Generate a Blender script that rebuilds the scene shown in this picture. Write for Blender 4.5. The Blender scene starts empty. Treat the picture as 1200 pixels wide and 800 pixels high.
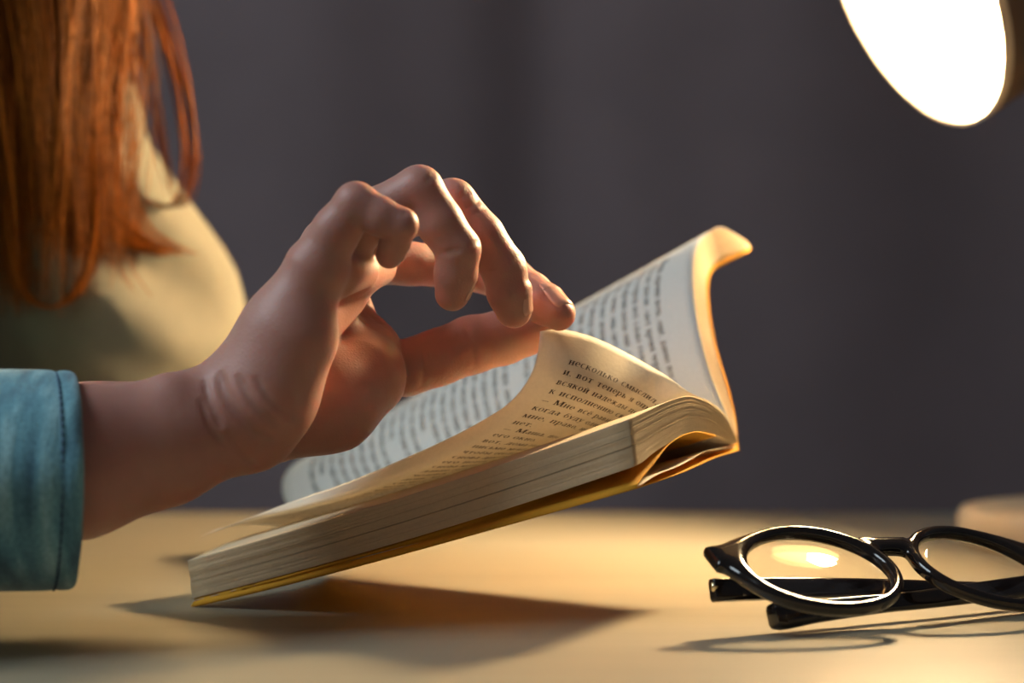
import bpy, math, random
import numpy as np
random.seed(7); rng = np.random.default_rng(7)

# ------------------------------------------------------------------ camera, world, lights, exposure
F = 2833.0            # focal length in pixels of the 1200 px wide frame (85 mm lens)
HC = 0.10             # camera height above the desk top (desk top is z = 0)
YH = 347.0            # horizon row
sc = bpy.context.scene
col = sc.collection
cam_d = bpy.data.cameras.new('camera'); cam = bpy.data.objects.new('camera', cam_d); col.objects.link(cam)
cam_d.sensor_width = 36; cam_d.lens = F/1200*36; cam_d.clip_start = 0.01
cam_d.shift_y = -(400-YH)/1200
cam.location = (0, 0, HC); cam.rotation_euler = (math.radians(90), 0, 0)
cam_d.dof.use_dof = True; cam_d.dof.focus_distance = 0.745; cam_d.dof.aperture_fstop = 6.3
sc.camera = cam
world = bpy.data.worlds.new('world'); sc.world = world; world.use_nodes = True
world.node_tree.nodes['Background'].inputs[0].default_value = (0.95, 0.93, 1.0, 1)
world.node_tree.nodes['Background'].inputs[1].default_value = 0.08
def area(name, loc, target, size, power, color):
    l = bpy.data.lights.new(name, 'AREA'); l.shape = 'SQUARE'; l.size = size; l.energy = power; l.color = color
    o = bpy.data.objects.new(name, l); col.objects.link(o); o.location = loc
    from mathutils import Vector
    o.rotation_euler = (Vector(target)-Vector(loc)).to_track_quat('-Z', 'Y').to_euler()
    return o
area('window_light', (-1.05, 0.42, 1.05), (-.05, 0.75, 0.08), 0.7, 16.0, (0.78, 0.92, 1.0))
LAMP_POWER = 660.0
sc.view_settings.view_transform = 'Standard'; sc.view_settings.look = 'None'
sc.view_settings.exposure = 0.0; sc.view_settings.gamma = 1.0; sc.view_settings.use_curve_mapping = False

# ------------------------------------------------------------------ helpers
def Q(px, py, d):
    return np.array([(px-600)/F*d, d, HC-(py-YH)/F*d])
def tag(o, label=None, cat=None, group=None, kind=None):
    if label: o['label'] = label
    if cat: o['category'] = cat
    if group: o['group'] = group
    if kind: o['kind'] = kind
    return o
def empty(name, loc, label, cat):
    o = bpy.data.objects.new(name, None); col.objects.link(o); o.location = loc; o.empty_display_size = .02
    return tag(o, label, cat)
def mesh(name, v, f, mat, parent=None, smooth=True):
    me = bpy.data.meshes.new(name)
    v = np.asarray(v, float)
    if parent is not None: v = v - np.array(parent_world(parent))
    me.from_pydata(v.tolist(), [], f if isinstance(f, list) else np.asarray(f).tolist()); me.update()
    if smooth: me.polygons.foreach_set('use_smooth', [True]*len(me.polygons))
    o = bpy.data.objects.new(name, me); col.objects.link(o)
    if mat: me.materials.append(mat)
    if parent is not None: o.parent = parent
    return o
def parent_world(p):
    x = np.array(p.location)
    while p.parent: p = p.parent; x = x + np.array(p.location)
    return x
def join(parts):
    V = []; Fc = []; n = 0
    for v, f in parts:
        V.append(np.asarray(v, float)); Fc += [[i+n for i in q] for q in f]; n += len(v)
    return np.vstack(V), Fc
def smooth_curve(P, n):
    P = np.asarray(P, float); m = len(P)
    Pe = np.vstack([2*P[0]-P[1], P, 2*P[-1]-P[-2]])
    out = []
    for i in range(m-1):
        a, b, c, d = Pe[i:i+4]
        for t in np.linspace(0, 1, 24, endpoint=False):
            out.append(.5*((2*b)+(c-a)*t+(2*a-5*b+4*c-d)*t*t+(3*b-a-3*c+d)*t**3))
    out.append(P[-1]); out = np.array(out)
    L = np.r_[0, np.cumsum(np.linalg.norm(np.diff(out, axis=0), axis=1))]
    s = np.linspace(0, L[-1], n)
    return np.c_[[np.interp(s, L, out[:, k]) for k in range(out.shape[1])]].T
def smooth_curve_u(P, n):
    m = len(P); Pe = np.vstack([2*P[0]-P[1], P, 2*P[-1]-P[-2]])
    x = np.linspace(0, m-1, n); i = np.minimum(x.astype(int), m-2); t = (x-i)[:, None]
    a, b, c, d = Pe[i], Pe[i+1], Pe[i+2], Pe[i+3]
    return .5*((2*b)+(c-a)*t+(2*a-5*b+4*c-d)*t*t+(3*b-a-3*c+d)*t**3)
def pxcurve(pts, n): return smooth_curve([Q(*p) for p in pts], n)
def grid_normals(G):
    du = np.gradient(G, axis=0); dv = np.gradient(G, axis=1)
    n = np.cross(du, dv); return n/np.maximum(np.linalg.norm(n, axis=2, keepdims=True), 1e-12)
def sheet(G, th, N=None):
    """closed thin solid around the grid surface G (a,b,3)"""
    if N is None: N = grid_normals(G)
    a, b, _ = G.shape
    th = np.asarray(th)
    top = (G+N*th/2).reshape(-1, 3); bot = (G-N*th/2).reshape(-1, 3)
    idx = np.arange(a*b).reshape(a, b); n = a*b
    q = np.stack([idx[:-1, :-1], idx[1:, :-1], idx[1:, 1:], idx[:-1, 1:]], -1).reshape(-1, 4)
    f = [q, (q+n)[:, ::-1]]
    for e in (idx[0, :], idx[:, -1], idx[-1, ::-1], idx[::-1, 0]):
        f.append(np.stack([e[:-1], e[1:], e[1:]+n, e[:-1]+n], -1))
    return np.vstack([top, bot]), np.vstack(f).tolist()
def frames(C):
    T = np.gradient(C, axis=0); T /= np.linalg.norm(T, axis=1, keepdims=True)
    up = np.array([0, 0, 1.0]); A = []; a = np.cross(T[0], up)
    if np.linalg.norm(a) < 1e-3: a = np.array([1.0, 0, 0])
    for t in T:
        a = a-t*np.dot(a, t); a = a/np.linalg.norm(a); A.append(a)
    A = np.array(A); return T, A, np.cross(A, T)
def tube(C, r, k=10, sx=1.0, sy=1.0, cap=True):
    C = np.asarray(C, float); n = len(C); r = np.broadcast_to(np.asarray(r, float), (n,))
    T, A, B = frames(C)
    th = np.linspace(0, 2*math.pi, k, endpoint=False)
    V = (C[:, None]+A[:, None]*(np.cos(th)[None, :, None]*r[:, None, None]*sx)+B[:, None]*(np.sin(th)[None, :, None]*r[:, None, None]*sy)).reshape(-1, 3)
    f = []
    for i in range(n-1):
        for j in range(k):
            f.append([i*k+j, i*k+(j+1) % k, (i+1)*k+(j+1) % k, (i+1)*k+j])
    if cap: f.append(list(range(k))[::-1]); f.append([(n-1)*k+j for j in range(k)])
    return V, f
def lathe(prof, origin, axis, k=48):
    """prof: list of (radius, height along axis)"""
    axis = np.array(axis, float); axis /= np.linalg.norm(axis)
    a = np.cross(axis, [0.3, 0.2, 1.0]); a /= np.linalg.norm(a); b = np.cross(axis, a)
    th = np.linspace(0, 2*math.pi, k, endpoint=False); V = []; f = []
    for r, h in prof:
        V += [np.array(origin)+axis*h+(a*math.cos(t)+b*math.sin(t))*r for t in th]
    for i in range(len(prof)-1):
        for j in range(k): f.append([i*k+j, i*k+(j+1) % k, (i+1)*k+(j+1) % k, (i+1)*k+j])
    return np.array(V), f
# ---- signed distance shapes and a surface-nets mesher
def seg(P, a, b, ra, rb):
    ab = b-a; t = np.clip(((P-a)@ab)/max(ab@ab, 1e-12), 0, 1)
    return np.linalg.norm(P-a-t[:, None]*ab, axis=1)-(ra+(rb-ra)*t)
def smin(a, b, k):
    h = np.maximum(k-np.abs(a-b), 0)/k
    return np.minimum(a, b)-h*h*h*k/6
def smax(a, b, k): return -smin(-a, -b, k)
def surface_nets(fn, lo, hi, h):
    lo = np.array(lo, float); hi = np.array(hi, float)
    n = np.ceil((hi-lo)/h).astype(int)+1
    ax = [lo[i]+h*np.arange(n[i]) for i in range(3)]
    K = 5
    cn = -(-n//K)
    ci = np.stack(np.meshgrid(*[np.arange(c) for c in cn], indexing='ij'), -1).reshape(-1, 3)
    cc = lo+h*(ci*K+(K-1)/2)
    cval = np.concatenate([fn(cc[i:i+100000]) for i in range(0, len(cc), 100000)]).astype(np.float32)
    val = cval.reshape(cn).repeat(K, 0).repeat(K, 1).repeat(K, 2)[:n[0], :n[1], :n[2]].copy()
    near_ = ci[np.abs(cval) < K*h*1.1+.0015]
    sub = np.stack(np.meshgrid(*[np.arange(K)]*3, indexing='ij'), -1).reshape(-1, 3)
    for i in range(0, len(near_), 1500):
        ii = (near_[i:i+1500, None]*K+sub[None]).reshape(-1, 3); ii = ii[np.all(ii < n, axis=1)]
        val[tuple(ii.T)] = fn(lo+h*ii)
    ins = val < 0
    cs = np.zeros(np.array(n)-1, np.int8)
    offs = [(i, j, k) for i in (0, 1) for j in (0, 1) for k in (0, 1)]
    for o in offs: cs += ins[o[0]:n[0]-1+o[0], o[1]:n[1]-1+o[1], o[2]:n[2]-1+o[2]]
    act = np.argwhere((cs > 0) & (cs < 8))
    idx = -np.ones(cs.shape, np.int64); idx[tuple(act.T)] = np.arange(len(act))
    cv = np.stack([val[act[:, 0]+o[0], act[:, 1]+o[1], act[:, 2]+o[2]] for o in offs], 1)
    acc = np.zeros((len(act), 3)); cnt = np.zeros(len(act))
    for i in range(8):
        for j in range(i+1, 8):
            if sum(abs(offs[i][q]-offs[j][q]) for q in range(3)) != 1: continue
            m = (cv[:, i] < 0) != (cv[:, j] < 0)
            t = cv[m, i]/(cv[m, i]-cv[m, j])
            acc[m] += np.array(offs[i])+t[:, None]*(np.array(offs[j])-np.array(offs[i])); cnt[m] += 1
    V = lo+h*(act+acc/cnt[:, None])
    faces = []
    for axn in range(3):
        b, c = (axn+1) % 3, (axn+2) % 3
        sl0 = [slice(None)]*3; sl1 = [slice(None)]*3
        sl0[axn] = slice(0, n[axn]-1); sl1[axn] = slice(1, n[axn])
        ch = ins[tuple(sl0)] != ins[tuple(sl1)]
        e = np.argwhere(ch); e = e[(e[:, b] > 0) & (e[:, c] > 0) & (e[:, b] < n[b]-1) & (e[:, c] < n[c]-1)]
        def cell(db, dc):
            q = e.copy(); q[:, b] += db; q[:, c] += dc; return idx[tuple(q.T)]
        quad = np.stack([cell(-1, -1), cell(0, -1), cell(0, 0), cell(-1, 0)], 1)
        flip = ~ins[tuple(e.T)]
        quad[flip] = quad[flip][:, ::-1]
        faces.append(quad)
    return V, np.vstack(faces)
def relax(V, Fq, it=2, lam=.5):
    E = np.vstack([Fq[:, [0, 1]], Fq[:, [1, 2]], Fq[:, [2, 3]], Fq[:, [3, 0]]])
    E = np.vstack([E, E[:, ::-1]]); cnt = np.bincount(E[:, 0], minlength=len(V))[:, None]
    for _ in range(it):
        for l in (lam, -lam*1.02):
            s = np.stack([np.bincount(E[:, 0], V[E[:, 1], k], len(V)) for k in range(3)], 1)/cnt
            V = V+l*(s-V)
    return V

# ------------------------------------------------------------------ materials
def material(name):
    m = bpy.data.materials.new(name); m.use_nodes = True
    nt = m.node_tree; return m, nt, nt.nodes['Principled BSDF'], nt.nodes['Material Output']
def noise(nt, scale, detail=4, coord='Object', rough=.5, mapping=None):
    tc = nt.nodes.new('ShaderNodeTexCoord'); n = nt.nodes.new('ShaderNodeTexNoise')
    n.inputs['Scale'].default_value = scale; n.inputs['Detail'].default_value = detail; n.inputs['Roughness'].default_value = rough
    if mapping:
        mp = nt.nodes.new('ShaderNodeMapping'); mp.inputs['Scale'].default_value = mapping
        nt.links.new(tc.outputs[coord], mp.inputs['Vector']); nt.links.new(mp.outputs[0], n.inputs['Vector'])
    else: nt.links.new(tc.outputs[coord], n.inputs['Vector'])
    return n
def ramp(nt, src, stops):
    r = nt.nodes.new('ShaderNodeValToRGB'); nt.links.new(src, r.inputs[0])
    cr = r.color_ramp
    while len(cr.elements) < len(stops): cr.elements.new(.5)
    for e, (p, c) in zip(cr.elements, stops): e.position = p; e.color = (*c, 1)
    return r
def bump(nt, src, strength, dist, normal=None):
    b = nt.nodes.new('ShaderNodeBump'); b.inputs['Strength'].default_value = strength; b.inputs['Distance'].default_value = dist
    nt.links.new(src, b.inputs['Height'])
    if normal: nt.links.new(normal, b.inputs['Normal'])
    return b
def simple(name, c, rough=.5, spec=.5, metal=0, var=0.0, scale=60):
    m, nt, p, o = material(name)
    p.inputs['Roughness'].default_value = rough; p.inputs['Metallic'].default_value = metal; p.inputs['Specular IOR Level'].default_value = spec
    n = noise(nt, scale); c = np.array(c)
    r = ramp(nt, n.outputs['Fac'], [(.3, c*(1-var)), (.7, np.minimum(c*(1+var), 1))]); nt.links.new(r.outputs[0], p.inputs['Base Color'])
    return m
def mat_skin():
    m, nt, p, o = material('skin')
    n1 = noise(nt, 45, 5); r = ramp(nt, n1.outputs['Fac'], [(.3, (.385, .180, .142)), (.7, (.465, .238, .192))])
    nt.links.new(r.outputs[0], p.inputs['Base Color'])
    p.inputs['Roughness'].default_value = .48; p.inputs['Specular IOR Level'].default_value = .4
    p.inputs['Subsurface Weight'].default_value = 1.0; p.inputs['Subsurface Radius'].default_value = (1.0, .32, .16)
    p.inputs['Subsurface Scale'].default_value = .0035
    v = nt.nodes.new('ShaderNodeTexVoronoi'); v.inputs['Scale'].default_value = 900; v.feature = 'DISTANCE_TO_EDGE'
    tc = nt.nodes.new('ShaderNodeTexCoord'); nt.links.new(tc.outputs['Object'], v.inputs['Vector'])
    n2 = noise(nt, 350, 6, rough=.6)
    b1 = bump(nt, v.outputs['Distance'], .3, .0004); b2 = bump(nt, n2.outputs['Fac'], .22, .0005, b1.outputs[0])
    nt.links.new(b2.outputs[0], p.inputs['Normal'])
    return m
def mat_paper(name, c, trans=.25, scale=900):
    m, nt, p, o = material(name)
    n = noise(nt, scale, 5); c = np.array(c)
    r = ramp(nt, n.outputs['Fac'], [(.3, c*.94), (.7, c)]); nt.links.new(r.outputs[0], p.inputs['Base Color'])
    p.inputs['Roughness'].default_value = .8; p.inputs['Specular IOR Level'].default_value = .2
    b = bump(nt, n.outputs['Fac'], .25, .0003); nt.links.new(b.outputs[0], p.inputs['Normal'])
    t = nt.nodes.new('ShaderNodeBsdfTranslucent'); nt.links.new(r.outputs[0], t.inputs[0])
    mx = nt.nodes.new('ShaderNodeMixShader'); mx.inputs[0].default_value = trans
    nt.links.new(p.outputs[0], mx.inputs[1]); nt.links.new(t.outputs[0], mx.inputs[2]); nt.links.new(mx.outputs[0], o.inputs[0])
    return m
def mat_desk():
    m, nt, p, o = material('desk_top')
    n = noise(nt, 6, 4, mapping=(1, 8, 1)); r = ramp(nt, n.outputs['Fac'], [(.3, (.285, .25, .178)), (.7, (.33, .29, .207))])
    nt.links.new(r.outputs[0], p.inputs['Base Color']); p.inputs['Roughness'].default_value = .34; p.inputs['Specular IOR Level'].default_value = .5
    n2 = noise(nt, 220, 4); b = bump(nt, n2.outputs['Fac'], .08, .0004); nt.links.new(b.outputs[0], p.inputs['Normal'])
    return m
def mat_denim():
    m, nt, p, o = material('denim')
    n1 = noise(nt, 45, 5, mapping=(3.2, 1, .22)); r = ramp(nt, n1.outputs['Fac'], [(.30, (.07, .16, .22)), (.5, (.16, .37, .44)), (.68, (.36, .62, .66))])
    n2 = noise(nt, 1500, 2, mapping=(1, 1, .35)); r2 = ramp(nt, n2.outputs['Fac'], [(.35, (.55, .58, .6)), (.65, (1, 1, 1))])
    mx = nt.nodes.new('ShaderNodeMix'); mx.data_type = 'RGBA'; mx.blend_type = 'MULTIPLY'; mx.inputs[0].default_value = .8
    nt.links.new(r.outputs[0], mx.inputs[6]); nt.links.new(r2.outputs[0], mx.inputs[7]); nt.links.new(mx.outputs[2], p.inputs['Base Color'])
    p.inputs['Roughness'].default_value = .9; p.inputs['Specular IOR Level'].default_value = .15
    p.inputs['Sheen Weight'].default_value = .3
    b = bump(nt, n2.outputs['Fac'], .5, .0004); b2 = bump(nt, n1.outputs['Fac'], .6, .002, b.outputs[0]); nt.links.new(b2.outputs[0], p.inputs['Normal'])
    return m
def mat_lens():
    m, nt, p, o = material('clear_lens')
    tr = nt.nodes.new('ShaderNodeBsdfTransparent'); tr.inputs[0].default_value = (.96, .96, .95, 1)
    gl = nt.nodes.new('ShaderNodeBsdfGlossy'); gl.inputs['Roughness'].default_value = .02; gl.inputs[0].default_value = (1, .93, .92, 1)
    lw = nt.nodes.new('ShaderNodeLayerWeight'); lw.inputs[0].default_value = .5
    pw = nt.nodes.new('ShaderNodeMath'); pw.operation = 'POWER'; pw.inputs[1].default_value = 4.0; nt.links.new(lw.outputs['Facing'], pw.inputs[0])
    fr = nt.nodes.new('ShaderNodeMath'); fr.operation = 'MULTIPLY_ADD'; fr.inputs[1].default_value = .22; fr.inputs[2].default_value = .035
    nt.links.new(pw.outputs[0], fr.inputs[0])
    n = noise(nt, 40, 2); mt = nt.nodes.new('ShaderNodeMath'); mt.operation = 'MULTIPLY_ADD'; mt.inputs[1].default_value = .01
    nt.links.new(n.outputs['Fac'], mt.inputs[0]); nt.links.new(fr.outputs[0], mt.inputs[2])
    mx = nt.nodes.new('ShaderNodeMixShader'); nt.links.new(mt.outputs[0], mx.inputs[0])
    nt.links.new(tr.outputs[0], mx.inputs[1]); nt.links.new(gl.outputs[0], mx.inputs[2]); nt.links.new(mx.outputs[0], o.inputs[0])
    return m
def mat_emit(name, c, s):
    m, nt, p, o = material(name)
    p.inputs['Base Color'].default_value = (*c, 1); p.inputs['Emission Color'].default_value = (*c, 1); p.inputs['Emission Strength'].default_value = s
    return m
M_skin = mat_skin(); M_desk = mat_desk(); M_denim = mat_denim(); M_lens = mat_lens()
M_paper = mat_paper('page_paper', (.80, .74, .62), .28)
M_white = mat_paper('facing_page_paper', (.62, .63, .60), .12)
M_edge = mat_paper('page_edges', (.80, .63, .42), .18)
M_cover = mat_paper('yellow_cover_card', (.88, .46, .045), .3)
M_ink = simple('ink', (.07, .05, .04), .7, .2)
M_black = simple('black_acetate', (.010, .007, .006), .09, .5, var=.2)
M_hinge = simple('hinge_metal', (.75, .62, .38), .25, .5, 1.0, .1)
M_nail = simple('fingernail', (.58, .33, .26), .2, .5, var=.05)
M_shirt = simple('beige_cloth', (.20, .19, .15), .9, .1, var=.12, scale=25)
M_hair, nt_, p_, o_ = material('red_hair')
g_ = nt_.nodes.new('ShaderNodeNewGeometry')
r_ = ramp(nt_, g_.outputs['Random Per Island'], [(0, (.03, .007, .002)), (.55, (.16, .038, .005)), (1, (.48, .14, .015))]); nt_.links.new(r_.outputs[0], p_.inputs['Base Color'])
p_.inputs['Roughness'].default_value = .45; p_.inputs['Specular IOR Level'].default_value = .35; p_.inputs['Specular Tint'].default_value = (1, .45, .15, 1)
M_curtain = simple('slate_curtain', (.175, .135, .14), .95, .1, var=.08, scale=8)
M_wall = simple('grey_wall', (.36, .32, .35), .9, .1, var=.05, scale=8)
M_floor = simple('floor_boards', (.10, .07, .05), .5, .3, var=.2, scale=5)
M_base = simple('lamp_cream_paint', (.58, .44, .27), .45, .4, var=.03)
M_shade = mat_paper('lamp_shade_cream', (.78, .66, .5), .035, 50)
M_metal = simple('lamp_dark_metal', (.05, .045, .045), .4, .5, .6, .1)
M_thread = simple('seam_thread', (.06, .10, .16), .8, .2, var=.2)

# ------------------------------------------------------------------ the room
def box(lo, hi):
    x0, y0, z0 = lo; x1, y1, z1 = hi
    v = [(x0, y0, z0), (x1, y0, z0), (x1, y1, z0), (x0, y1, z0), (x0, y0, z1), (x1, y0, z1), (x1, y1, z1), (x0, y1, z1)]
    return np.array(v, float), [[3, 2, 1, 0], [4, 5, 6, 7], [0, 1, 5, 4], [1, 2, 6, 5], [2, 3, 7, 6], [3, 0, 4, 7]]
tag(mesh('floor', *box((-2.5, -2, -.78), (2.5, 2.4, -.74)), M_floor, smooth=False), kind='structure')
tag(mesh('wall_back', *box((-2.5, 2.0, -.74), (2.5, 2.1, 1.9)), M_wall, smooth=False), kind='structure')
xs = np.linspace(-1.6, 1.6, 500); zs = np.linspace(-.70, 1.75, 12)
fold = .013*np.sin(xs*15+1.3*np.sin(xs*5.3)+.9)+.004*np.sin(xs*37+2*np.sin(xs*9))
G = np.stack([np.repeat(xs[:, None], 12, 1), 1.83+fold[:, None]*(1+.15*np.sin(zs*3)[None]), np.repeat(zs[None], 500, 0)], -1)
tag(mesh('curtain', *sheet(G, .003), M_curtain), 'dark slate grey curtain hanging in soft folds behind the desk', 'curtain')

# ------------------------------------------------------------------ desk
desk = empty('desk', (.4, .7, -.74), 'cream desk with a smooth slightly glossy top under the book and glasses', 'desk')
dx0, dx1, dy0, dy1 = -.185, 1.05, .30, 1.12
def rbox(lo, hi, r, nseg=4):
    prof = []
    x0, y0, z0 = lo; x1, y1, z1 = hi
    rings = [(0, z0)] if False else []
    for i in range(nseg+1):
        a = math.pi/2*i/nseg; rings.append((r*(1-math.sin(a)), z0+r*(1-math.cos(a))))
    for i in range(nseg+1):
        a = math.pi/2*i/nseg; rings.append((r*(1-math.cos(a)), z1-r*(1-math.sin(a))))
    V = []; f = []
    for ins, z in rings: V += [(x0+ins, y0+ins, z), (x1-ins, y0+ins, z), (x1-ins, y1-ins, z), (x0+ins, y1-ins, z)]
    for i in range(len(rings)-1):
        for j in range(4): f.append([i*4+j, i*4+(j+1) % 4, (i+1)*4+(j+1) % 4, (i+1)*4+j])
    f.append([3, 2, 1, 0]); n = (len(rings)-1)*4; f.append([n, n+1, n+2, n+3])
    return np.array(V, float), f
mesh('desk_top', *rbox((dx0, dy0, -.03), (dx1, dy1, 0), .003), M_desk, desk, smooth=False)
for lx in (dx0+.04, dx1-.09):
    for ly in (dy0+.04, dy1-.09):
        mesh('leg', *rbox((lx, ly, -.74), (lx+.05, ly+.05, -.03), .003), M_desk, desk, smooth=False)

# ------------------------------------------------------------------ lamp
LC = Q(1067, -16.5, .94); LN = np.array([-.864, -.279, -.419]); LN /= np.linalg.norm(LN); LR = .0607*.94/.97
lamp = empty('desk_lamp', tuple(Q(1300, YH+HC*F/.97, .97)), 'glowing desk lamp with a wide round shade and a cream disc base', 'lamp')
BC = np.array(lamp.location)
prof_o = [(LR, 0), (LR*1.0, -.004), (LR*.97, -.02), (LR*.88, -.045), (LR*.70, -.072), (LR*.48, -.092), (LR*.34, -.100), (0.0005, -.101)]
prof_i = [(0.0005, -.0985), (LR*.33, -.0975), (LR*.465, -.0895), (LR*.68, -.0705), (LR*.86, -.044), (LR*.95, -.0195), (LR*.978, -.004), (LR*.978, 0), (LR, 0)]
shade = mesh('lamp_shade', *lathe(prof_o+prof_i, LC, LN, 64), M_shade, lamp)
shade.data.materials.append(simple('lamp_shade_outside', (.20, .12, .07), .45, .4, var=.05))
for p in shade.data.polygons[64:7*64]: p.material_index = 1
bulb = mesh('light_bulb', *lathe([(.0005, -.022), (.012, -.025), (.021, -.034), (.024, -.046), (.021, -.058), (.014, -.072), (.013, -.092), (.0005, -.093)], LC, LN, 32),
            mat_emit('bulb_glow', (1.0, .735, .41), LAMP_POWER), lamp)
back = LC-LN*.101
mesh('shade_cap', *lathe([(LR*.34, .002), (LR*.34, -.02), (LR*.2, -.034), (.0005, -.036)], back, LN, 32), M_metal, lamp)
pole_top = np.array([BC[0]+.05, BC[1]+.035, .31])
mesh('arm', *tube(smooth_curve([back-LN*.03, back-LN*.055+[0, 0, .0], (pole_top+back)/2+[.02, .01, .03], pole_top], 24), .006, 12), M_metal, lamp)
mesh('pole', *tube(smooth_curve([[pole_top[0], pole_top[1], .014], [pole_top[0], pole_top[1], .15], pole_top], 12), .007, 14), M_metal, lamp)
mesh('lamp_base', *lathe([(.0005, 0), (.0585, 0), (.060, .0015), (.060, .0125), (.0585, .0148), (.056, .0155), (.0005, .0158)], BC, (0, 0, 1), 64), M_base, lamp)

# ------------------------------------------------------------------ the open paperback
A1 = Q(220, 657, .78); B1 = Q(736, 492, .72); U = A1-B1                    # head -> tail
book = empty('paperback_book', tuple(Q(225, 710, .78)), 'open yellow-covered paperback with one page lifted by the fingers', 'book')
NS = 30
Htop = pxcurve([(736, 492, .72), (760, 481, .731), (784, 470, .743), (804, 464.5, .755), (820, 467, .766), (840, 478, .781), (852, 491, .791), (860, 506, .799), (863, 517, .804)], NS)
Hbot = pxcurve([(743, 546, .72), (754, 540, .726), (766, 530, .733), (786, 517, .745), (800, 508.5, .754), (816, 504, .765), (832, 506, .778), (848, 513, .792), (861, 520, .804)], NS)
Hcov = pxcurve([(747, 572, .72), (790, 557, .75), (820, 544, .772), (840, 535, .787), (866, 527, .806)], NS)
Icur = pxcurve([(861, 515, .803), (852, 488, .806), (841, 460, .81), (831, 435, .815), (820, 390, .824), (814, 354, .833), (812, 321, .842), (815, 294, .850), (826, 277, .856), (842, 266, .862), (860, 273, .868), (876, 284, .872)], NS)
Ocur = pxcurve([(864, 519, .806), (861, 490, .812), (853, 455, .818), (842, 419, .825), (834, 386, .833), (830, 357, .840), (829, 332, .847), (834, 315, .853), (846, 304.5, .858), (862, 298, .864), (873, 294, .868), (879, 290, .872)], NS)
Itail = pxcurve([(379, 640, .866), (366, 625, .875), (351, 608, .886), (336, 590, .899), (331, 575, .908), (333, 558, .917), (345, 543, .926), (362, 537, .935), (376, 543, .942)], NS)
Otail = Itail+(Ocur-Icur)*.8
NT = 22
tt = np.linspace(0, 1, NT)
nrm = np.cross(U, Htop[-1]-Htop[0]); nrm /= np.linalg.norm(nrm)
if nrm[2] < 0: nrm = -nrm
outv = Htop[0]-Htop[12]; outv -= nrm*np.dot(outv, nrm); outv /= np.linalg.norm(outv)
uh = -U/np.linalg.norm(U)
def near_surface(w, t=tt, sag=.0016):
    """grid (t, s): s from fore edge to gutter, w 0 bottom .. 1 top"""
    H = Hbot+(Htop-Hbot)*w
    g = H[None]+U[None, None]*t[:, None, None]
    g = g+nrm*(.0017*(1-w)*t)[:, None, None]
    k = np.linspace(1, 0, NS)**.7
    return g-nrm*(sag*4*t*(1-t))[:, None, None]*k[None, :, None]
def far_surface(w, t=tt):
    H = Icur+(Ocur-Icur)*w; T_ = Itail+(Otail-Itail)*w
    g = H[None]+(T_-H)[None]*t[:, None, None]
    return g
def block(surf, K, gaps, thick, jf, jh, toward):
    parts = []; ws = np.linspace(0, 1, K)
    for i, w in enumerate(ws):
        g = surf(w).copy()
        th = thick/K*(gaps.get(i, .97)+rng.uniform(-.03, .02))
        kf = toward(np.linspace(0, 1, NS))
        g += (outv*jf*rng.uniform(-1, .5))[None, None]*kf[None, :, None] + (uh*rng.normal(0, jh))[None, None]
        wob = np.interp(tt, np.linspace(0, 1, 6), rng.normal(0, .000012, 6))
        g += nrm*wob[:, None, None]
        N = np.gradient(np.zeros(1)) if False else None
        parts.append(sheet(g, th))
    return join(parts)
near = tag(mesh('page_block', *block(near_surface, 62, {11: .6, 26: .2, 27: .4, 40: .55, 50: .6}, .0137, 0.00010, .00002, lambda s: np.clip(1-s*4, 0, 1)), M_edge, book), kind='stuff')
far = tag(mesh('page_block', *block(lambda w: far_surface(.04+.9*w), 24, {6: .3, 15: .4}, .0042, .0002, .00015, lambda s: np.clip(s*4-3, 0, 1)), M_edge, book), kind='stuff')
# cover: near board, spine and far board in one bent sheet
cov_tail_near = Hbot+U-nrm*.0009
wcov = (1-tt)**1.5
near_cov = cov_tail_near[None]*(1-wcov)[:, None, None]+Hcov[None]*wcov[:, None, None]
kc = np.clip(1-np.linspace(0, 1, NS)*2.2, 0, 1)
near_cov += (outv*.0012-nrm*.0)[None, None]*kc[None, :, None]
near_cov -= (nrm*.0012)[None, None]*kc[None, :, None]*np.sin(math.pi*tt)[:, None, None]
far_cov = far_surface(1.0)
offs = far_cov-far_surface(.9); far_cov = far_cov+offs/np.maximum(np.linalg.norm(offs, axis=2, keepdims=True), 1e-9)*.0006
cov = np.concatenate([near_cov, far_cov[:, 1:]], axis=1)
mesh('cover', *sheet(cov, .0005), M_cover, book)
# loose leaves fanned between the block and the near cover
def leaf(hpts, lift, name='loose_leaf', mat=M_paper):
    H = pxcurve(hpts, NS); T_ = Hbot+U+nrm*(.0012-lift)
    w = (1-tt)**1.6
    g = H[None]*w[:, None, None]+T_[None]*(1-w)[:, None, None]
    mesh(name, *sheet(g, .00016), mat, book)
nb = near_surface(0.0); flap = np.zeros((NT, NS, 3))
for i, t in enumerate(tt):
    k = 1.2+7.8*(1-t)**4; k0 = int(k)
    p0 = near_cov[i, 0]; p2 = nb[i, k0]*(1-k+k0)+nb[i, k0+1]*(k-k0)-nrm*.0004
    flap[i] = smooth_curve([p0, p0*.82+p2*.18+nrm*.0003+outv*.0004, p0*.5+p2*.5+outv*.0006, p2, nb[i, 15]-nrm*.0005, nb[i, 22]-nrm*.0006], NS)
mesh('cover_flap', *sheet(flap, .0004), M_cover, book)
leaf([(749, 569.5, .721), (770, 556, .733), (795, 546, .752), (815, 535, .768), (828, 528, .778), (845, 525, .791), (862, 523, .8045)], .0004)
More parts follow.
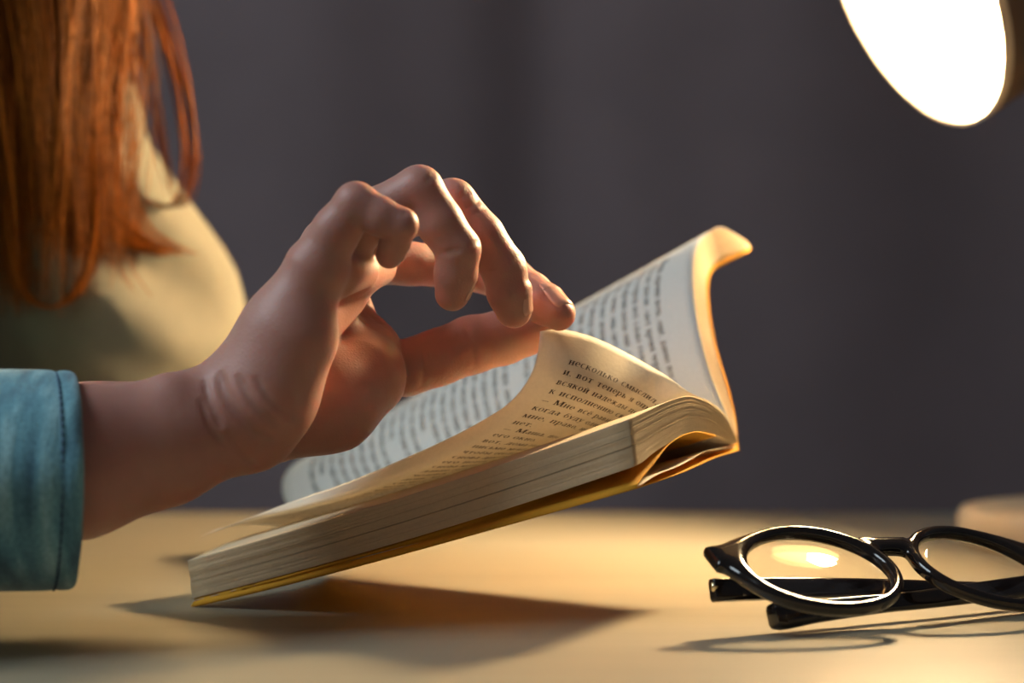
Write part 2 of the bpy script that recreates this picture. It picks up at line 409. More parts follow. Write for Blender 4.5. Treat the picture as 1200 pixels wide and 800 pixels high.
# the page lifted between finger and thumb
fore = pxcurve([(633, 388, .7590), (631, 409, .7585), (622, 439, .759), (600, 469, .761), (570, 490, .764), (525, 514, .769), (465, 541, .775), (405, 566, .782), (330, 592, .789), (236, 628, .796)], NT)
headc = pxcurve([(633, 388, .759), (650, 386, .7575), (670, 388, .756), (700, 397, .7555), (735, 414, .757), (762, 429, .760), (782, 441, .763), (808, 459.5, .765), (832, 470.5, .777), (851, 487, .791), (862, 514, .8035)], NS)
G = np.zeros((NT, NS, 3)); st = near_surface(1.0)
for i, t in enumerate(tt):
    top = st[i]+nrm*.0005                              # fore edge -> gutter on top of the block
    e = fore[i]
    # tail-like section: hugs the block from the gutter, then sweeps up to the free edge
    s = np.linspace(0, 1, NS)
    b1 = smooth_curve([e, e*.5+top[4]*.5, top[8]+nrm*.0008, top[14]+nrm*.0004, top[20], top[25], top[-1]], NS)
    b2 = smooth_curve([e, e*.55+top[12]*.45+nrm*.0025, top[14]+nrm*.002, top[20]+nrm*.0006, top[25], top[-1]], NS)
    kb = np.clip((t-.62)/.38, 0, 1)**1.5; base = b1*(1-kb)+b2*kb
    hd = headc+(fore[i]-fore[0])*(1-s)[:, None]+(U*t)*s[:, None]
    w = max(0, 1-t/.55); w = w*w*(3-2*w)
    G[i] = hd*w+base*(1-w)
Gs = G.copy()
for _ in range(3): Gs[1:-1] = .25*Gs[:-2]+.5*Gs[1:-1]+.25*Gs[2:]
Gs[:, 0] = G[:, 0]; G = Gs
camp = np.array([0, 0, HC]); ss = np.linspace(0, 1, NS)
def refine(g, a, b):
    g = np.stack([smooth_curve_u(g[:, j], a) for j in range(g.shape[1])], 1)
    return np.stack([smooth_curve_u(g[i], b) for i in range(a)], 0)
dl = .018*np.exp(-(tt/.07)**1.5)[:, None]*(np.interp(ss, [0, .12, .3, .5, .64, 1], [.35, .8, 1, .35, 0, 0]))[None]
G = camp+(G-camp)*(1+dl/G[:, :, 1])[:, :, None]
G = refine(G, 70, 64)
lifted = mesh('lifted_page', *sheet(G, .00014), M_paper, book)
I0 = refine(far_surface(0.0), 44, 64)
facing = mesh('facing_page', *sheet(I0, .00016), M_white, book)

# printed text, laid on the two visible pages
WORDS = ('когда уже было вот теперь после того дома день ночь город человек слово рука свет книга время жизнь сказал она его только '
         'потом всегда можно окно дверь вечер снова через много давно ещё если чтобы между письмо дорога друг мысль голос').split()
def para(first, nlines, width):
    lines = list(first)
    while len(lines) < nlines:
        l = ''
        while len(l) < width: l += random.choice(WORDS)+random.choice([' ', ' ', ' ', ' ', ', '])
        if random.random() < .16: l = l[:random.randint(10, width-8)].rsplit(' ', 1)[0]+'.'
        if random.random() < .12: l = '— '+l.capitalize()
        lines.append(l[:width+1].strip())
    return lines
def g_rect(x0, y0, x1, y1): return [[(x0, y0), (x1, y0), (x1, y1), (x0, y1)]]
def g_stem(x, y0=0.0, y1=1.0, w=.105): return g_rect(x-w, y0, x+w, y1)+g_rect(x-w-.10, y0, x+w+.10, y0+.07)+g_rect(x-w-.10, y1-.07, x+w+.10, y1)
def g_bar(x0, x1, y): return g_rect(x0, y-.045, x1, y+.045)
def g_diag(x0, y0, x1, y1, w=.07): return [[(x0-w, y0), (x0+w, y0), (x1+w, y1), (x1-w, y1)]]
def g_arc(cx, cy, rx, ry, a0=0, a1=360, n=14):
    out = []; A = np.radians(np.linspace(a0, a1, n+1)); P = []
    for a in A:
        th = .07+.13*abs(math.cos(a)); c, q = math.cos(a), math.sin(a)
        P.append(((cx+rx*c, cy+ry*q), (cx+(rx-th)*c, cy+(ry-.08)*q)))
    for (o0, i0), (o1, i1) in zip(P[:-1], P[1:]): out.append([o0, o1, i1, i0])
    return out
S_, B_, D_, A_ = g_stem, g_bar, g_diag, g_arc
GLYPH = {
 'п': (.92, S_(.2)+S_(.7)+B_(.2, .7, .955)), 'н': (.92, S_(.2)+S_(.7)+B_(.2, .7, .5)), 'и': (.92, S_(.2)+S_(.7)+D_(.25, .08, .65, .92, .05)),
 'ш': (1.32, S_(.2)+S_(.65)+S_(1.1)+B_(.2, 1.1, .045)), 'ц': (.95, S_(.2)+S_(.7)+B_(.2, .85, .045)+g_rect(.8, -.2, .88, .05)),
 'л': (.9, S_(.68)+D_(.12, 0, .32, 1, .06)+B_(.28, .7, .955)+g_rect(0, 0, .2, .08)), 'д': (.92, S_(.66)+D_(.18, 0, .34, 1, .06)+B_(.3, .66, .955)+B_(.02, .88, .0)+g_rect(.02, -.2, .1, 0)+g_rect(.8, -.2, .88, 0)),
 'м': (1.15, S_(.18, w=.06)+S_(.95)+D_(.22, 1, .55, .05, .1)+D_(.55, .05, .9, 1, .05)), 'к': (.88, S_(.2)+D_(.32, .48, .68, 1, .06)+D_(.42, .58, .76, 0, .1)),
 'о': (.84, A_(.42, .5, .38, .53)), 'с': (.76, A_(.42, .5, .38, .53, 50, 312)), 'е': (.78, A_(.4, .5, .37, .53, 0, 308)+B_(.12, .74, .52)),
 'э': (.76, A_(.34, .5, .38, .53, -135, 135)+B_(.25, .68, .52)), 'ю': (1.25, S_(.2)+B_(.2, .5, .5)+A_(.82, .5, .36, .53)),
 'р': (.9, S_(.2, -.45)+A_(.45, .5, .36, .53, -140, 140)), 'у': (.82, D_(.14, 1, .44, .1, .1)+D_(.74, 1, .32, -.42, .05)+g_rect(.15, -.45, .36, -.33)+g_rect(0, .93, .3, 1)+g_rect(.58, .93, .88, 1)),
 'т': (.82, S_(.4)+B_(.06, .74, .955)+g_rect(.05, .75, .11, 1)+g_rect(.69, .75, .75, 1)), 'г': (.7, S_(.2)+B_(.2, .62, .955)+g_rect(.57, .72, .64, 1)),
 'х': (.84, D_(.16, 1, .66, 0, .1)+D_(.68, 1, .14, 0, .05)+g_rect(0, .93, .32, 1)+g_rect(.5, 0, .84, .07)), 'ч': (.88, S_(.66)+S_(.2, .45, 1.0)+B_(.2, .66, .48)),
 'ь': (.76, S_(.2)+A_(.38, .29, .32, .31, -120, 120)), 'ы': (1.16, S_(.2)+A_(.38, .29, .32, .31, -120, 120)+S_(.95)), 'б': (.82, A_(.42, .45, .37, .48)+D_(.12, .5, .3, 1.3, .07)+B_(.28, .72, 1.36)),
 'в': (.8, S_(.2)+A_(.38, .27, .34, .29, -120, 120)+A_(.36, .75, .3, .27, -120, 120)), 'я': (.84, S_(.64)+A_(.42, .7, .3, .31, 60, 300)+D_(.16, 0, .46, .45, .07)),
 'ж': (1.25, S_(.6)+D_(.5, .5, .12, 1, .07)+D_(.5, .5, .1, 0, .08)+D_(.7, .5, 1.08, 1, .07)+D_(.7, .5, 1.1, 0, .08)), 'з': (.68, A_(.28, .27, .32, .29, -140, 100)+A_(.27, .74, .28, .28, -100, 140)),
 'а': (.78, A_(.3, .27, .27, .29, 40, 330)+S_(.56, 0, .8)+A_(.36, .7, .3, .32, 0, 150)), 'ф': (1.1, S_(.55, -.45, 1.35)+A_(.34, .5, .32, .5)+A_(.76, .5, .32, .5)),
 '.': (.36, g_rect(.1, 0, .27, .17)), ',': (.36, g_rect(.1, 0, .27, .17)+D_(.2, -.2, .24, .05, .04)), '—': (1.3, B_(.1, 1.2, .42)), ' ': (.55, [])}
GLYPH['й'] = (.92, GLYPH['и'][1]+B_(.3, .6, 1.22)); GLYPH['ё'] = (.78, GLYPH['е'][1]+g_rect(.16, 1.15, .32, 1.32)+g_rect(.46, 1.15, .62, 1.32)); GLYPH['щ'] = (1.36, GLYPH['ш'][1]+g_rect(1.22, -.2, 1.3, .05))
def print_text(name, lines, grid, off, parent, t0, pitch, u0, uw):
    a, b, _ = grid.shape; N = grid_normals(grid); V = []; f = []
    for li, l in enumerate(lines):
        x = 0.0; polys = []
        for ch in l:
            w, g = GLYPH.get(ch.lower(), GLYPH[' ']); k = 1.35 if ch != ch.lower() else 1.0
            polys += [[(x+p[0]*k, p[1]*k) for p in q] for q in g]; x += w*k+.08
        k = uw/x if len(l) > 33 else uw/33.5
        for q in polys:
            f.append(list(range(len(V), len(V)+4))); V += [(u0+p[0]*k, t0+li*pitch-p[1]*pitch*.40) for p in q]
    v = np.array(V); fu = np.clip(v[:, 0], 0, .9999)*(b-1); ft = np.clip(v[:, 1], 0, .9999)*(a-1)
    i = ft.astype(int); j = fu.astype(int); x = (ft-i)[:, None]; y = (fu-j)[:, None]
    def lerp(A): return (A[i, j]*(1-x)+A[i+1, j]*x)*(1-y)+(A[i, j+1]*(1-x)+A[i+1, j+1]*x)*y
    nn = lerp(N); nn /= np.linalg.norm(nn, axis=1, keepdims=True)
    return tag(mesh(name, lerp(grid)+nn*off, f, M_ink, parent, smooth=False), kind='stuff')
first = ['несколько смыслил, уже едва ли понимая', 'и. вот теперь я опишу, как это было тут', 'всякой надежды по прежнему пути домой,',
         'к исполнению своего давнего обещания.', '— Мне всё равно, — сказала она.', 'когда буду один, я вспомню эти слова и', 'мне, право, неловко говорить об этом',
         'нет.', '— Маша, послушай меня ещё немного, я']
# lifted page: underside (towards the camera) is the left-hand page, lines start at the free edge
sgn = 1 if np.dot(grid_normals(G)[10, 16], np.array([0, 0, HC])-G[10, 16]) > 0 else -1
print_text('printed_text', para(first, 34, 40), G, sgn*.00018, lifted, .075, .0255, .13, .76)
If = I0[:, ::-1]
sgn = 1 if np.dot(grid_normals(If)[6, 12], np.array([0, 0, HC])-If[6, 12]) > 0 else -1
print_text('printed_text', para([], 34, 40), If, sgn*.0002, facing, .085, .0255, .20, .68)

# ------------------------------------------------------------------ eyeglasses
psi = math.radians(28); beta = math.radians(27)
ex = np.array([math.cos(psi), math.sin(psi), -.045]); ex /= np.linalg.norm(ex)
ey = np.array([-math.sin(psi)*math.cos(beta), math.cos(psi)*math.cos(beta), math.sin(beta)]); ey -= ex*ex.dot(ey); ey /= np.linalg.norm(ey)
ez = np.cross(ex, ey)
LC1 = Q(961, 664.5, .715)                 # centre of the lens nearer the book
GC = LC1+ex*.031                        # middle of the bridge, on the lens plane
gl = empty('eyeglasses', tuple([GC[0], GC[1], 0]), 'black plastic eyeglasses with folded temples lying on the desk', 'glasses')
def ell(x, y, cx, cy, a, b):
    k0 = np.sqrt(((x-cx)/a)**2+((y-cy)/b)**2); k1 = np.sqrt(((x-cx)/a**2)**2+((y-cy)/b**2)**2)
    return k0*(k0-1)/np.maximum(k1, 1e-9)
LA, LB, LX = .0228, .0188, .031
def front_sdf(P):
    x, y, z = P[:, 0], P[:, 1], P[:, 2]; ax = np.abs(x)
    z = z+.004*(ax/.065)**2                                   # the front is gently bowed
    d = ell(ax, y, LX, 0, LA+.0040, LB+.0036)
    d = smin(d, ell(ax, y, LX+.014, .0078, .0150, .0105), .006)
    d = smin(d, ell(ax, y, LX+.019, .0035, .0095, .0085), .005)
    # end piece reaching the hinge
    ep = np.maximum(np.abs(ax-.0570)-.0055, np.abs(y-.0098-(ax-.055)*.1)-.0048); d = smin(d, ep, .006)
    # bridge
    br = np.maximum(ax-.0085, np.abs(y-.0112)-.0032); d = smin(d, br, .006)
    hole = ell(ax, y, LX, -.0003, LA, LB)
    d = smax(d, -hole, .0012)
    w = np.maximum(np.abs(z)-.0021, d)
    q = smax(d, np.abs(z)-.0021-.0006*np.clip(-d/.003, 0, 1), .0032)
    return q
V, f = surface_nets(front_sdf, (-.068, -.028, -.016), (.068, .028, .006), .0005)
def gw(v): return GC+np.outer(v[:, 0], ex)+np.outer(v[:, 1], ey)+np.outer(v[:, 2], ez)
mesh('front_frame', gw(relax(V, f, 1)), f, M_black, gl)
for sx in (-1, 1):
    r = np.linspace(0, 1, 8); th = np.linspace(0, 2*math.pi, 48, endpoint=False)
    V = []; f = []
    for layer in (0, 1):
        for ri in r:
            for t in th:
                x = sx*LX+ri*(LA+.0003)*math.cos(t); y = -.0003+ri*(LB+.0003)*math.sin(t)
                V.append((x, y, -.004*(x/.065)**2+.0016-.0042*ri*ri*.55-layer*.0014))
    n = 8*48
    for L_ in (0, 1):
        for i in range(7):
            for j in range(48):
                q = [L_*n+i*48+j, L_*n+i*48+(j+1) % 48, L_*n+(i+1)*48+(j+1) % 48, L_*n+(i+1)*48+j]
                f.append(q if L_ else q[::-1])
    for j in range(48): f.append([7*48+j, 7*48+(j+1) % 48, n+7*48+(j+1) % 48, n+7*48+j][::-1])
    mesh('lens', gw(np.array(V)), f, M_lens, gl)
# temples folded behind the front, tips resting on the desk
def loc(x, y, z): return gw(np.array([[x, y, z]]))[0]
def temple(side, pts, w, h):
    C = smooth_curve(pts, 40); n = len(C); T, A, B = frames(C)
    up = np.array([0, .35, 1.0]); ringV = []; f = []; k = 8
    for i in range(n):
        t = T[i]; b = up-t*np.dot(up, t); b /= np.linalg.norm(b); a = np.cross(t, b)
        u = i/(n-1); wi = np.interp(u, [0, .1, .6, .9, 1], w); hi = np.interp(u, [0, .1, .6, .85, .97, 1], h)
        c = .35
        for (p, q) in ((-1, -1+c), (-1, 1-c), (-1+c, 1), (1-c, 1), (1, 1-c), (1, -1+c), (1-c, -1), (-1+c, -1)):
            ringV.append(C[i]+a*p*wi/2+b*q*hi/2)
    for i in range(n-1):
        for j in range(k): f.append([i*k+j, i*k+(j+1) % k, (i+1)*k+(j+1) % k, (i+1)*k+j])
    f.append(list(range(k))[::-1]); f.append([(n-1)*k+j for j in range(k)])
    o = mesh('temple', np.array(ringV), f, M_black, gl)
    md = o.modifiers.new('bevel', 'BEVEL'); md.width = .0006; md.segments = 2; md.limit_method = 'ANGLE'; md.angle_limit = math.radians(35)
hl = loc(-.0605, .0075, -.0125); hr = loc(.0605, .0075, -.0125)
def g0(p, z): return np.array([p[0], p[1], z])
# near temple: from the left hinge, runs to the right behind the lenses
tipL = Q(1205, 690, .775)
temple(-1, [hl, hl*.66+tipL*.34+[0, 0, .0005], hl*.3+tipL*.7, g0(tipL, .0045), g0(tipL+(tipL-hl)*.16+[0, -.012, 0], .0032)], [.0038, .004, .0034, .0034, .003], [.007, .0068, .0052, .0062, .006, .003])
# far temple: from the right hinge, runs back to the left, its tip shows under the near lens
tipR = Q(905, 722, .7105)
mid = Q(1075, 703, .735)
temple(1, [hr, hr*.55+mid*.45, mid, mid*.5+tipR*.5+[.004, .004, .0], tipR], [.0038, .004, .0036, .0052, .0060], [.007, .0068, .0055, .0070, .0088, .0070])
for hp, dirn in ((hl, tipL-hl), (hr, mid-hr)):
    a = loc(-.060 if hp is hl else .060, .0075, -.0105)
    mesh('hinge', *tube([a, a*.5+hp*.5, hp+np.array(dirn)/np.linalg.norm(dirn)*.004], .0013, 10), M_hinge, gl)

# ------------------------------------------------------------------ the person
person = empty('person', (-.42, 1.0, -.74), 'red-haired person in beige top and denim sleeve turning a book page', 'person')
def R(rpx, d): return rpx*d/F
def J(px, py, d, r): return (Q(px, py, d), R(r, d))
def chain(P, js, k=.003):
    out = None
    for (a, ra), (b, rb) in zip(js[:-1], js[1:]):
        s = seg(P, a, b, ra, rb)
        out = s if out is None else smin(out, s, k)
    return out
HAND = dict(
    pinky=[J(374, 308, .712, 33), J(394, 270, .709, 27), J(417, 239, .707, 25.5), J(446, 254, .706, 22.5), J(470, 263, .706, 19.5), J(463, 283, .711, 17.5), J(456, 299, .714, 16)],
    ring=[J(394, 288, .731, 33), J(440, 250, .729, 28), J(491, 222, .727, 28), J(515, 260, .727, 27.5), J(537, 292, .728, 26), J(534, 322, .730, 25), J(530, 344, .731, 20.5)],
    middle=[J(390, 290, .751, 35), J(460, 255, .748, 29), J(530, 237, .745, 27.5), J(563, 277, .745, 28), J(590, 314, .746, 26), J(597, 343, .747, 26), J(602, 363, .748, 21.5)],
    index=[J(414, 304, .770, 32), J(480, 309, .781, 24), J(560, 314, .795, 27), J(600, 329, .786, 26), J(622, 343, .775, 24), J(640, 357, .766, 24), J(655, 368, .7615, 19.5)],
    thumb=[J(440, 440, .770, 36), J(476, 431, .773, 34), J(515, 418, .773, 32), J(552, 404, .774, 33), J(590, 395, .775, 31), J(618, 389, .775, 26), J(638, 385, .774, 19)],
)
def wrinkle(d, P, a, b, r, k):
    return smax(d, -seg(P, a, b, r, r), k)
def hand_sdf(P):
    S = lambda a, b: seg(P, a[0], b[0], a[1], b[1])
    # forearm: ulna near the camera, radius behind it
    palm = S(J(-60, 552, .694, 90), J(90, 541, .703, 84))
    palm = smin(palm, S(J(90, 541, .702, 84), J(190, 519, .714, 68)), .012)
    palm = smin(palm, S(J(190, 519, .714, 68), J(262, 492, .721, 60)), .012)
    palm = smin(palm, S(J(-60, 545, .718, 88), J(100, 536, .728, 80)), .014)
    palm = smin(palm, S(J(100, 536, .728, 80), J(262, 494, .744, 58)), .014)
    palm = smin(palm, S(J(200, 462, .709, 21), J(212, 463, .712, 20)), .010)           # ulnar head
    # metacarpals
    palm = smin(palm, S(J(272, 481, .720, 57), J(334, 387, .716, 47)), .012)
    palm = smin(palm, S(J(334, 387, .716, 47), J(368, 318, .713, 36)), .010)
    palm = smin(palm, S(J(275, 476, .735, 48), J(392, 292, .732, 34)), .010)
    palm = smin(palm, S(J(285, 476, .748, 44), J(388, 292, .751, 35)), .010)
    palm = smin(palm, S(J(300, 478, .760, 44), J(412, 304, .770, 31)), .010)
    # hypothenar and distal palm
    palm = smin(palm, S(J(312, 468, .714, 52), J(345, 400, .713, 46)), .012)
    palm = smin(palm, S(J(300, 500, .722, 47), J(318, 462, .717, 50)), .012)
    palm = smin(palm, S(J(398, 322, .722, 26), J(424, 318, .735, 20)), .008)
    palm = smin(palm, S(J(418, 318, .745, 26), J(440, 312, .764, 25)), .008)
    palm = smin(palm, S(J(360, 375, .745, 40), J(395, 345, .755, 34)), .010)
    # thenar mound and the web of the thumb
    th = S(J(318, 500, .745, 44), J(385, 468, .752, 58))
    th = smin(th, S(J(385, 468, .752, 58), J(428, 440, .760, 46)), .010)
    th = smin(th, S(J(428, 440, .760, 46), J(442, 418, .768, 30)), .006)
    th = smin(th, S(J(436, 405, .776, 22), J(424, 362, .782, 10)), .010)
    th = smin(th, S(J(424, 362, .782, 10), J(414, 330, .778, 16)), .006)
    th = smin(th, S(J(404, 392, .764, 26), J(430, 418, .770, 28)), .008)
    th = smin(th, S(J(412, 362, .772, 15), J(440, 404, .776, 24)), .008)
    palm = smin(palm, th, .0045)
    d = palm
    for nme, js in HAND.items():
        if nme == 'thumb':
            c = chain(P, js[1:3], .003); full = chain(P, js[1:], .0035)
            d = np.minimum(smin(d, c, .0009), smin(d, full, .0006))
        else:
            prox = chain(P, js[:2], .004); prox2 = chain(P, js[:3], .004); full = chain(P, js, .0022)
            d = np.minimum(smin(d, prox, .006), np.minimum(smin(d, prox2, .0008), full))
    # knuckle bumps
    return d
lo = np.array([Q(-70, 0, .70)[0], .640, Q(0, 665, .716)[2]-.003]); hi = np.array([Q(690, 0, .76)[0], .815, Q(0, 180, .73)[2]])
def on_skin(px, py):
    o = np.array([0, 0, HC]); v = Q(px, py, 1.0)-o; v /= np.linalg.norm(v); t = .66
    for _ in range(60):
        e = hand_sdf((o+v*t)[None])[0]; t += e*.8
        if abs(e) < 2e-5 or t > .9: break
    return o+v*t
CREASES = [([(257, 440), (264, 462), (279, 486), (298, 506), (318, 519)], .0016), ([(240, 447), (246, 472), (258, 498)], .0011), ([(280, 443), (296, 472), (322, 499)], .0012),
           ([(300, 444), (318, 470), (342, 490)], .001), ([(268, 510), (284, 532), (300, 547)], .0011), ([(236, 470), (246, 498), (262, 520)], .001),
           ([(494, 410), (497, 432), (495, 452)], .0009), ([(500, 404), (504, 420)], .0008), ([(546, 384), (552, 405), (556, 430)], .0011), ([(540, 392), (546, 412), (548, 424)], .0008),
           ([(541, 231), (549, 224)], .0008), ([(549, 243), (561, 236)], .001), ([(555, 251), (568, 244)], .0008), ([(603, 305), (612, 299)], .001), ([(606, 311), (614, 306)], .0008),
           ([(567, 318), (584, 316)], .001), ([(517, 297), (538, 293)], .001), ([(500, 212), (508, 205)], .0008), ([(618, 328), (626, 322)], .0009), ([(638, 347), (645, 341)], .0008),
           ([(442, 374), (450, 380)], .0008), ([(447, 380), (453, 385)], .0008), ([(430, 366), (444, 378)], .0007), ([(420, 372), (438, 386)], .0007),
           ([(553, 287), (562, 283)], .0009), ([(474, 250), (483, 245)], .0008)]
CUTS = []
for pts, r in CREASES:
    m_ = max(2, int(sum(math.dist(p, q) for p, q in zip(pts[:-1], pts[1:]))/6))
    w = [on_skin(*p) for p in smooth_curve(np.array(pts, float), m_)]
    CUTS += [(a, b, r) for a, b in zip(w[:-1], w[1:]) if max(a[1], b[1]) < .83]
def creased(P):
    d = hand_sdf(P)
    for a, b, r in CUTS:
        lo_ = np.minimum(a, b)-.005; hi_ = np.maximum(a, b)+.005
        m = np.all((P > lo_) & (P < hi_), axis=1)
        if m.any():
            g = seg(P[m], a, b, 0, 0)
            d[m] = d[m]+.00042*(r/.001)*np.exp(-(g/(r*.95))**2)
    return d
V, f = surface_nets(creased, lo, hi, .0006)
V = relax(V, f, 1, .4)
# rest of the body (under the clothes, above the frame), coarse
def body_sdf(P):
    S = lambda a, b: seg(P, a[0], b[0], a[1], b[1])
    d = S(J(-130, 150, 1.08, 220), J(-230, 900, 1.08, 260))
    d = smin(d, S(J(-90, 60, 1.03, 110), J(-60, -60, 1.01, 110)), .05)
    d = smin(d, S(J(-60, -230, 1.0, 225), J(-10, -170, .99, 175)), .03)
    d = smin(d, S(J(20, -80, .99, 110), J(60, -60, .99, 70)), .03)                       # jaw and chin
    d = smin(d, S(J(140, -230, .99, 28), J(195, -160, .99, 30)), .012)                   # nose
    d = smin(d, S(J(120, -105, .97, 26), J(120, -105, 1.01, 26)), .010)                  # mouth
    for ed in (.955, 1.025): d = smax(d, -seg(P, Q(150, -225, ed), Q(150, -225, ed), .010, .010), .010)
    d = smin(d, S(J(-170, 150, .93, 130), J(-330, 585, .665, 95)), .04)
    d = smin(d, S(J(-330, 585, .665, 95), J(-40, 552, .69, 84)), .02)
    return d
V2, f2 = surface_nets(body_sdf, (-.52, .58, -.25), (-.10, 1.25, .40), .008)
VV = np.vstack([V, V2]); FF = np.vstack([f, f2+len(V)])
mesh('body', VV, FF, M_skin, person)
# beige top
def shirt_sdf(P):
    S = lambda a, b: seg(P, a[0], b[0], a[1], b[1])
    d = S(J(-130, 140, 1.08, 250), J(-230, 1000, 1.08, 290))
    d = smin(d, S(J(-10, 115, .99, 150), J(145, 410, .97, 150)), .03)
    d = smin(d, S(J(145, 410, .97, 150), J(60, 530, .975, 88)), .02)
    d = smin(d, S(J(-170, 150, .95, 165), J(-130, 140, 1.08, 220)), .04)
    x, y, z = P[:, 0], P[:, 1], P[:, 2]
    return d+.004*np.sin(x*90+z*40)*np.sin(y*70+z*25)+.0025*np.sin(z*150+x*110)
V, f = surface_nets(shirt_sdf, (-.55, .82, -.28), (-.05, 1.30, .28), .006)
mesh('beige_top', V, f, M_shirt, person)
# denim sleeve with its turned-up cuff
def sleeve_loft(axis, ry, rz, wr, k=72):
    C = np.asarray(axis); n = len(C); T = np.gradient(C, axis=0); T /= np.linalg.norm(T, axis=1, keepdims=True)
    V = []; th = np.linspace(0, 2*math.pi, k, endpoint=False)
    for i in range(n):
        t = T[i]; b = np.array([0, 0, 1.0]); b = b-t*np.dot(b, t); b /= np.linalg.norm(b); a = np.cross(t, b)
        w = 1+wr[i]*(.5*np.sin(5*th+i*.11)+.5*np.sin(9*th-i*.07+1)+.4*np.sin(3*th+2+i*.05))
        V.append(C[i]+a*(np.cos(th)*ry[i]*w)[:, None]+b*(np.sin(th)*rz[i]*w)[:, None])
    V = np.array(V).reshape(-1, 3); f = []
    for i in range(n-1):
        for j in range(k): f.append([i*k+j, i*k+(j+1) % k, (i+1)*k+(j+1) % k, (i+1)*k+j])
    return V, f
sp = smooth_curve([Q(-200, 120, .93), Q(-270, 350, .80), Q(-340, 575, .672), Q(-180, 566, .684), Q(-40, 564, .694)], 60)
u = np.linspace(0, 1, 60)
ry = np.interp(u, [0, .5, .8, 1], [.060, .046, .042, .037]); rz = np.interp(u, [0, .5, .8, 1], [.058, .040, .034, .0312])
sleeve = mesh('denim_sleeve', *sleeve_loft(sp, ry, rz, .02+.03*np.sin(u*40)**2), M_denim, person)
c0, c1 = Q(-130, 564, .691), Q(88, 563, .704)
uu = np.array([0, .15, .3, .45, .6, .72, .80, .86, .885, .91, .94, .965, .985, .997, 1.0, .998, .985, .95, .85, .6, .3])
rad = np.array([.95, .985, 1, 1, 1.0, 1, 1, .995, .982, .994, .995, .99, .975, .95, .92, .905, .90, .895, .885, .87, .86])
cax = c0+(c1-c0)*uu[:, None]
cuff = mesh('cuff', *sleeve_loft(cax, .0370*rad, .0318*rad, .012+.014*(1-uu)), M_denim, sleeve)
# seam stitches just inside the cuff edge
parts = []
tt2 = (c1-c0)/np.linalg.norm(c1-c0); bb = np.array([0, 0, 1.0]); bb = bb-tt2*bb.dot(tt2); bb /= np.linalg.norm(bb); aa = np.cross(tt2, bb)
for i in range(76):
    pts = []
    for q in (0.12, .5, .88):
        t = 2*math.pi*(i+q-.2)/76
        pts.append(c0+(c1-c0)*.885+aa*math.cos(t)*.0370*.99+bb*math.sin(t)*.0318*.99)
    parts.append(tube(np.array(pts), .00035, 6))
tag(mesh('seam_stitching', *join(parts), M_thread, sleeve), kind='stuff')
# fingernails
def nail_at(fn, up, length, width, back, lift=.00022, fall=.40):
    js = HAND[fn]; b, rb = js[-2]; t, rt = js[-1]; L = np.linalg.norm(t-b)
    ax = (t-b)/L; up = np.array(up, float); up = up-ax*np.dot(up, ax); up /= np.linalg.norm(up); sd = np.cross(ax, up)
    a, n = 14, 13; g = np.zeros((a, n, 3))
    for i in range(a):
        x = i/(a-1); q = back+x*length/L
        r = rb+(rt-rb)*min(max(q, 0), 1)
        if q > 1: r = rt*(1-fall*((q-1)*L/rt)**2)
        r += lift-(.0008*((x-.84)/.16)**2 if x > .84 else 0)-(.0003*(1-x/.12) if x < .12 else 0)
        wd = width*(.82+.18*math.sin(math.pi*min(1, x*1.4)/2))*(1 if x < .82 else math.sqrt(max(0.02, 1-((x-.82)/.24)**2)))*(1 if x > .1 else .75+2.5*x)
        for k in range(n):
            ang = (k/(n-1)*2-1)*wd/2/r
            g[i, k] = b+ax*(q*L)+up*(r*math.cos(ang))+sd*(r*math.sin(ang))
    V_, f_ = sheet(g, .0004); mesh('fingernail', V_, f_, M_nail, person)
nail_at('index', (.46, -.36, .8), .0122, .0105, -.45, .0002, .36)
nail_at('middle', (.95, -.22, .1), .0095, .0100, -.3)
nail_at('ring', (.9, .1, -.1), .0085, .0090, -.2)
nail_at('pinky', (.6, .6, -.2), .0070, .0070, -.2)
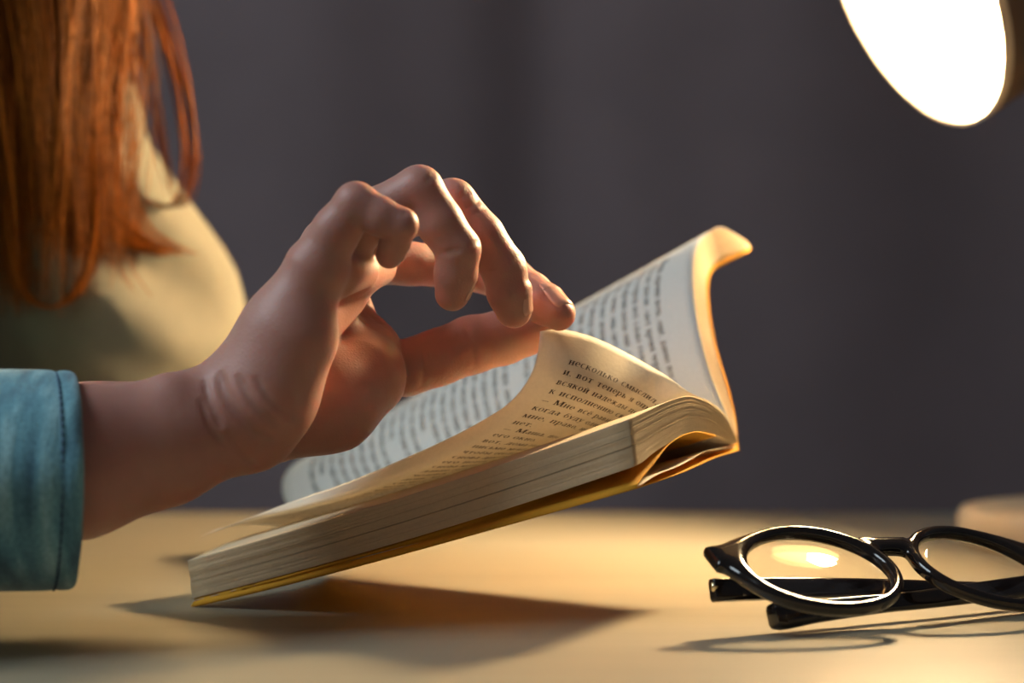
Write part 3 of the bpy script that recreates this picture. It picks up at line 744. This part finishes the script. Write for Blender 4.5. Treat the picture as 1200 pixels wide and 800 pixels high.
# hair
def cap_sdf(P):
    a = seg(P, Q(-62, -232, 1.0), Q(-25, -185, .992), R(243, 1.0), R(205, 1.0))
    x, z = P[:, 0], P[:, 2]
    face = (x-Q(85, 0, .99)[0])*.8-(z-Q(0, -300, .99)[2])*.75
    return smax(smax(a, face, .012), -(z-Q(0, -60, 1)[2])-.02, .01)
Vc, fc = surface_nets(cap_sdf, (-.34, .88, .10), (-.10, 1.12, .42), .005)
Vc = Vc+np.stack([.0012*np.sin(Vc[:, 1]*900), 0*Vc[:, 0], 0*Vc[:, 0]], 1)
mesh('hair_cap', Vc, fc, M_hair, person)
def strands(guide, n, spread0, spread1, r, jitter, lenvar=.12, clump=6, m=26):
    C = smooth_curve([Q(*p) for p in guide], m); T, A, B = frames(C); parts = []
    for c in range(max(1, n//clump)):
        a0, b0 = rng.normal(0, 1, 2)
        ph = rng.uniform(0, 6.28, 3); am = rng.normal(0, jitter, 3)
        for q in range(clump):
            da, db = a0+rng.normal(0, .16), b0+rng.normal(0, .16)
            e = 1-abs(rng.normal(0, lenvar)); s = np.linspace(0, e, m)
            ci = np.stack([np.interp(s, np.linspace(0, 1, m), C[:, k]) for k in range(3)], 1)
            sp_ = spread0+(spread1-spread0)*s
            off = np.array([1, 0, 0.1])[None]*(da*sp_)[:, None]+np.array([0, 1, 0])[None]*(db*sp_*.7)[:, None]
            wv = am[0]*np.sin(5*s+ph[0])+am[1]*np.sin(9*s+ph[1])+.5*am[2]*np.sin(17*s+ph[2])
            ci = ci+off+np.array([1, .4, 0])[None]*(wv*s)[:, None]
            rr = r*(1-.75*np.linspace(0, 1, m)**3)
            parts.append(tube(ci, rr, 3, cap=False))
    return parts
H = []
H += strands([(-60, -480, .985), (-20, -400, .935), (0, -250, .918), (22, 0, .935), (26, 170, .93), (30, 375, .935)], 900, .020, .015, .00028, .004, .07)
H += strands([(-40, -470, .985), (20, -390, .935), (60, -240, .918), (78, 0, .93), (72, 170, .925), (68, 375, .93)], 1000, .013, .010, .00028, .004, .07)
H += strands([(-90, -480, .985), (-80, -400, .935), (-80, -250, .918), (-50, 0, .93), (-30, 170, .925), (-20, 350, .93)], 700, .025, .02, .00028, .004)
H += strands([(-20, -470, .985), (50, -400, .94), (100, -250, .925), (118, -20, .94), (92, 100, .93), (104, 220, .93), (138, 278, .93), (208, 300, .93)], 520, .008, .005, .00028, .003, .08)
H += strands([(-20, -470, .985), (40, -390, .94), (85, -240, .92), (98, 0, .93), (92, 150, .925), (98, 290, .925), (140, 355, .93)], 420, .012, .005, .00028, .003, .08)
H += strands([(70, -330, .94), (115, -160, .93), (130, -60, .94), (155, 20, .94), (175, 110, .94), (195, 200, .94), (206, 240, .94)], 40, .0035, .0014, .00025, .001, .05)
H += strands([(80, -340, .94), (130, -180, .93), (155, -60, .94), (190, 30, .94), (212, 110, .94), (222, 180, .94), (215, 235, .94), (200, 248, .94), (168, 232, .94)], 60, .003, .0014, .00025, .001, .03)
H += strands([(0, 100, .915), (4, 220, .915), (14, 310, .915), (32, 350, .915), (58, 362, .915), (88, 345, .915), (108, 300, .915), (112, 210, .915), (100, 120, .92)], 40, .0012, .0016, .00028, .0004, .02)
Vh, fh = join(H)
tag(mesh('hair', Vh, fh, M_hair, person), kind='stuff')
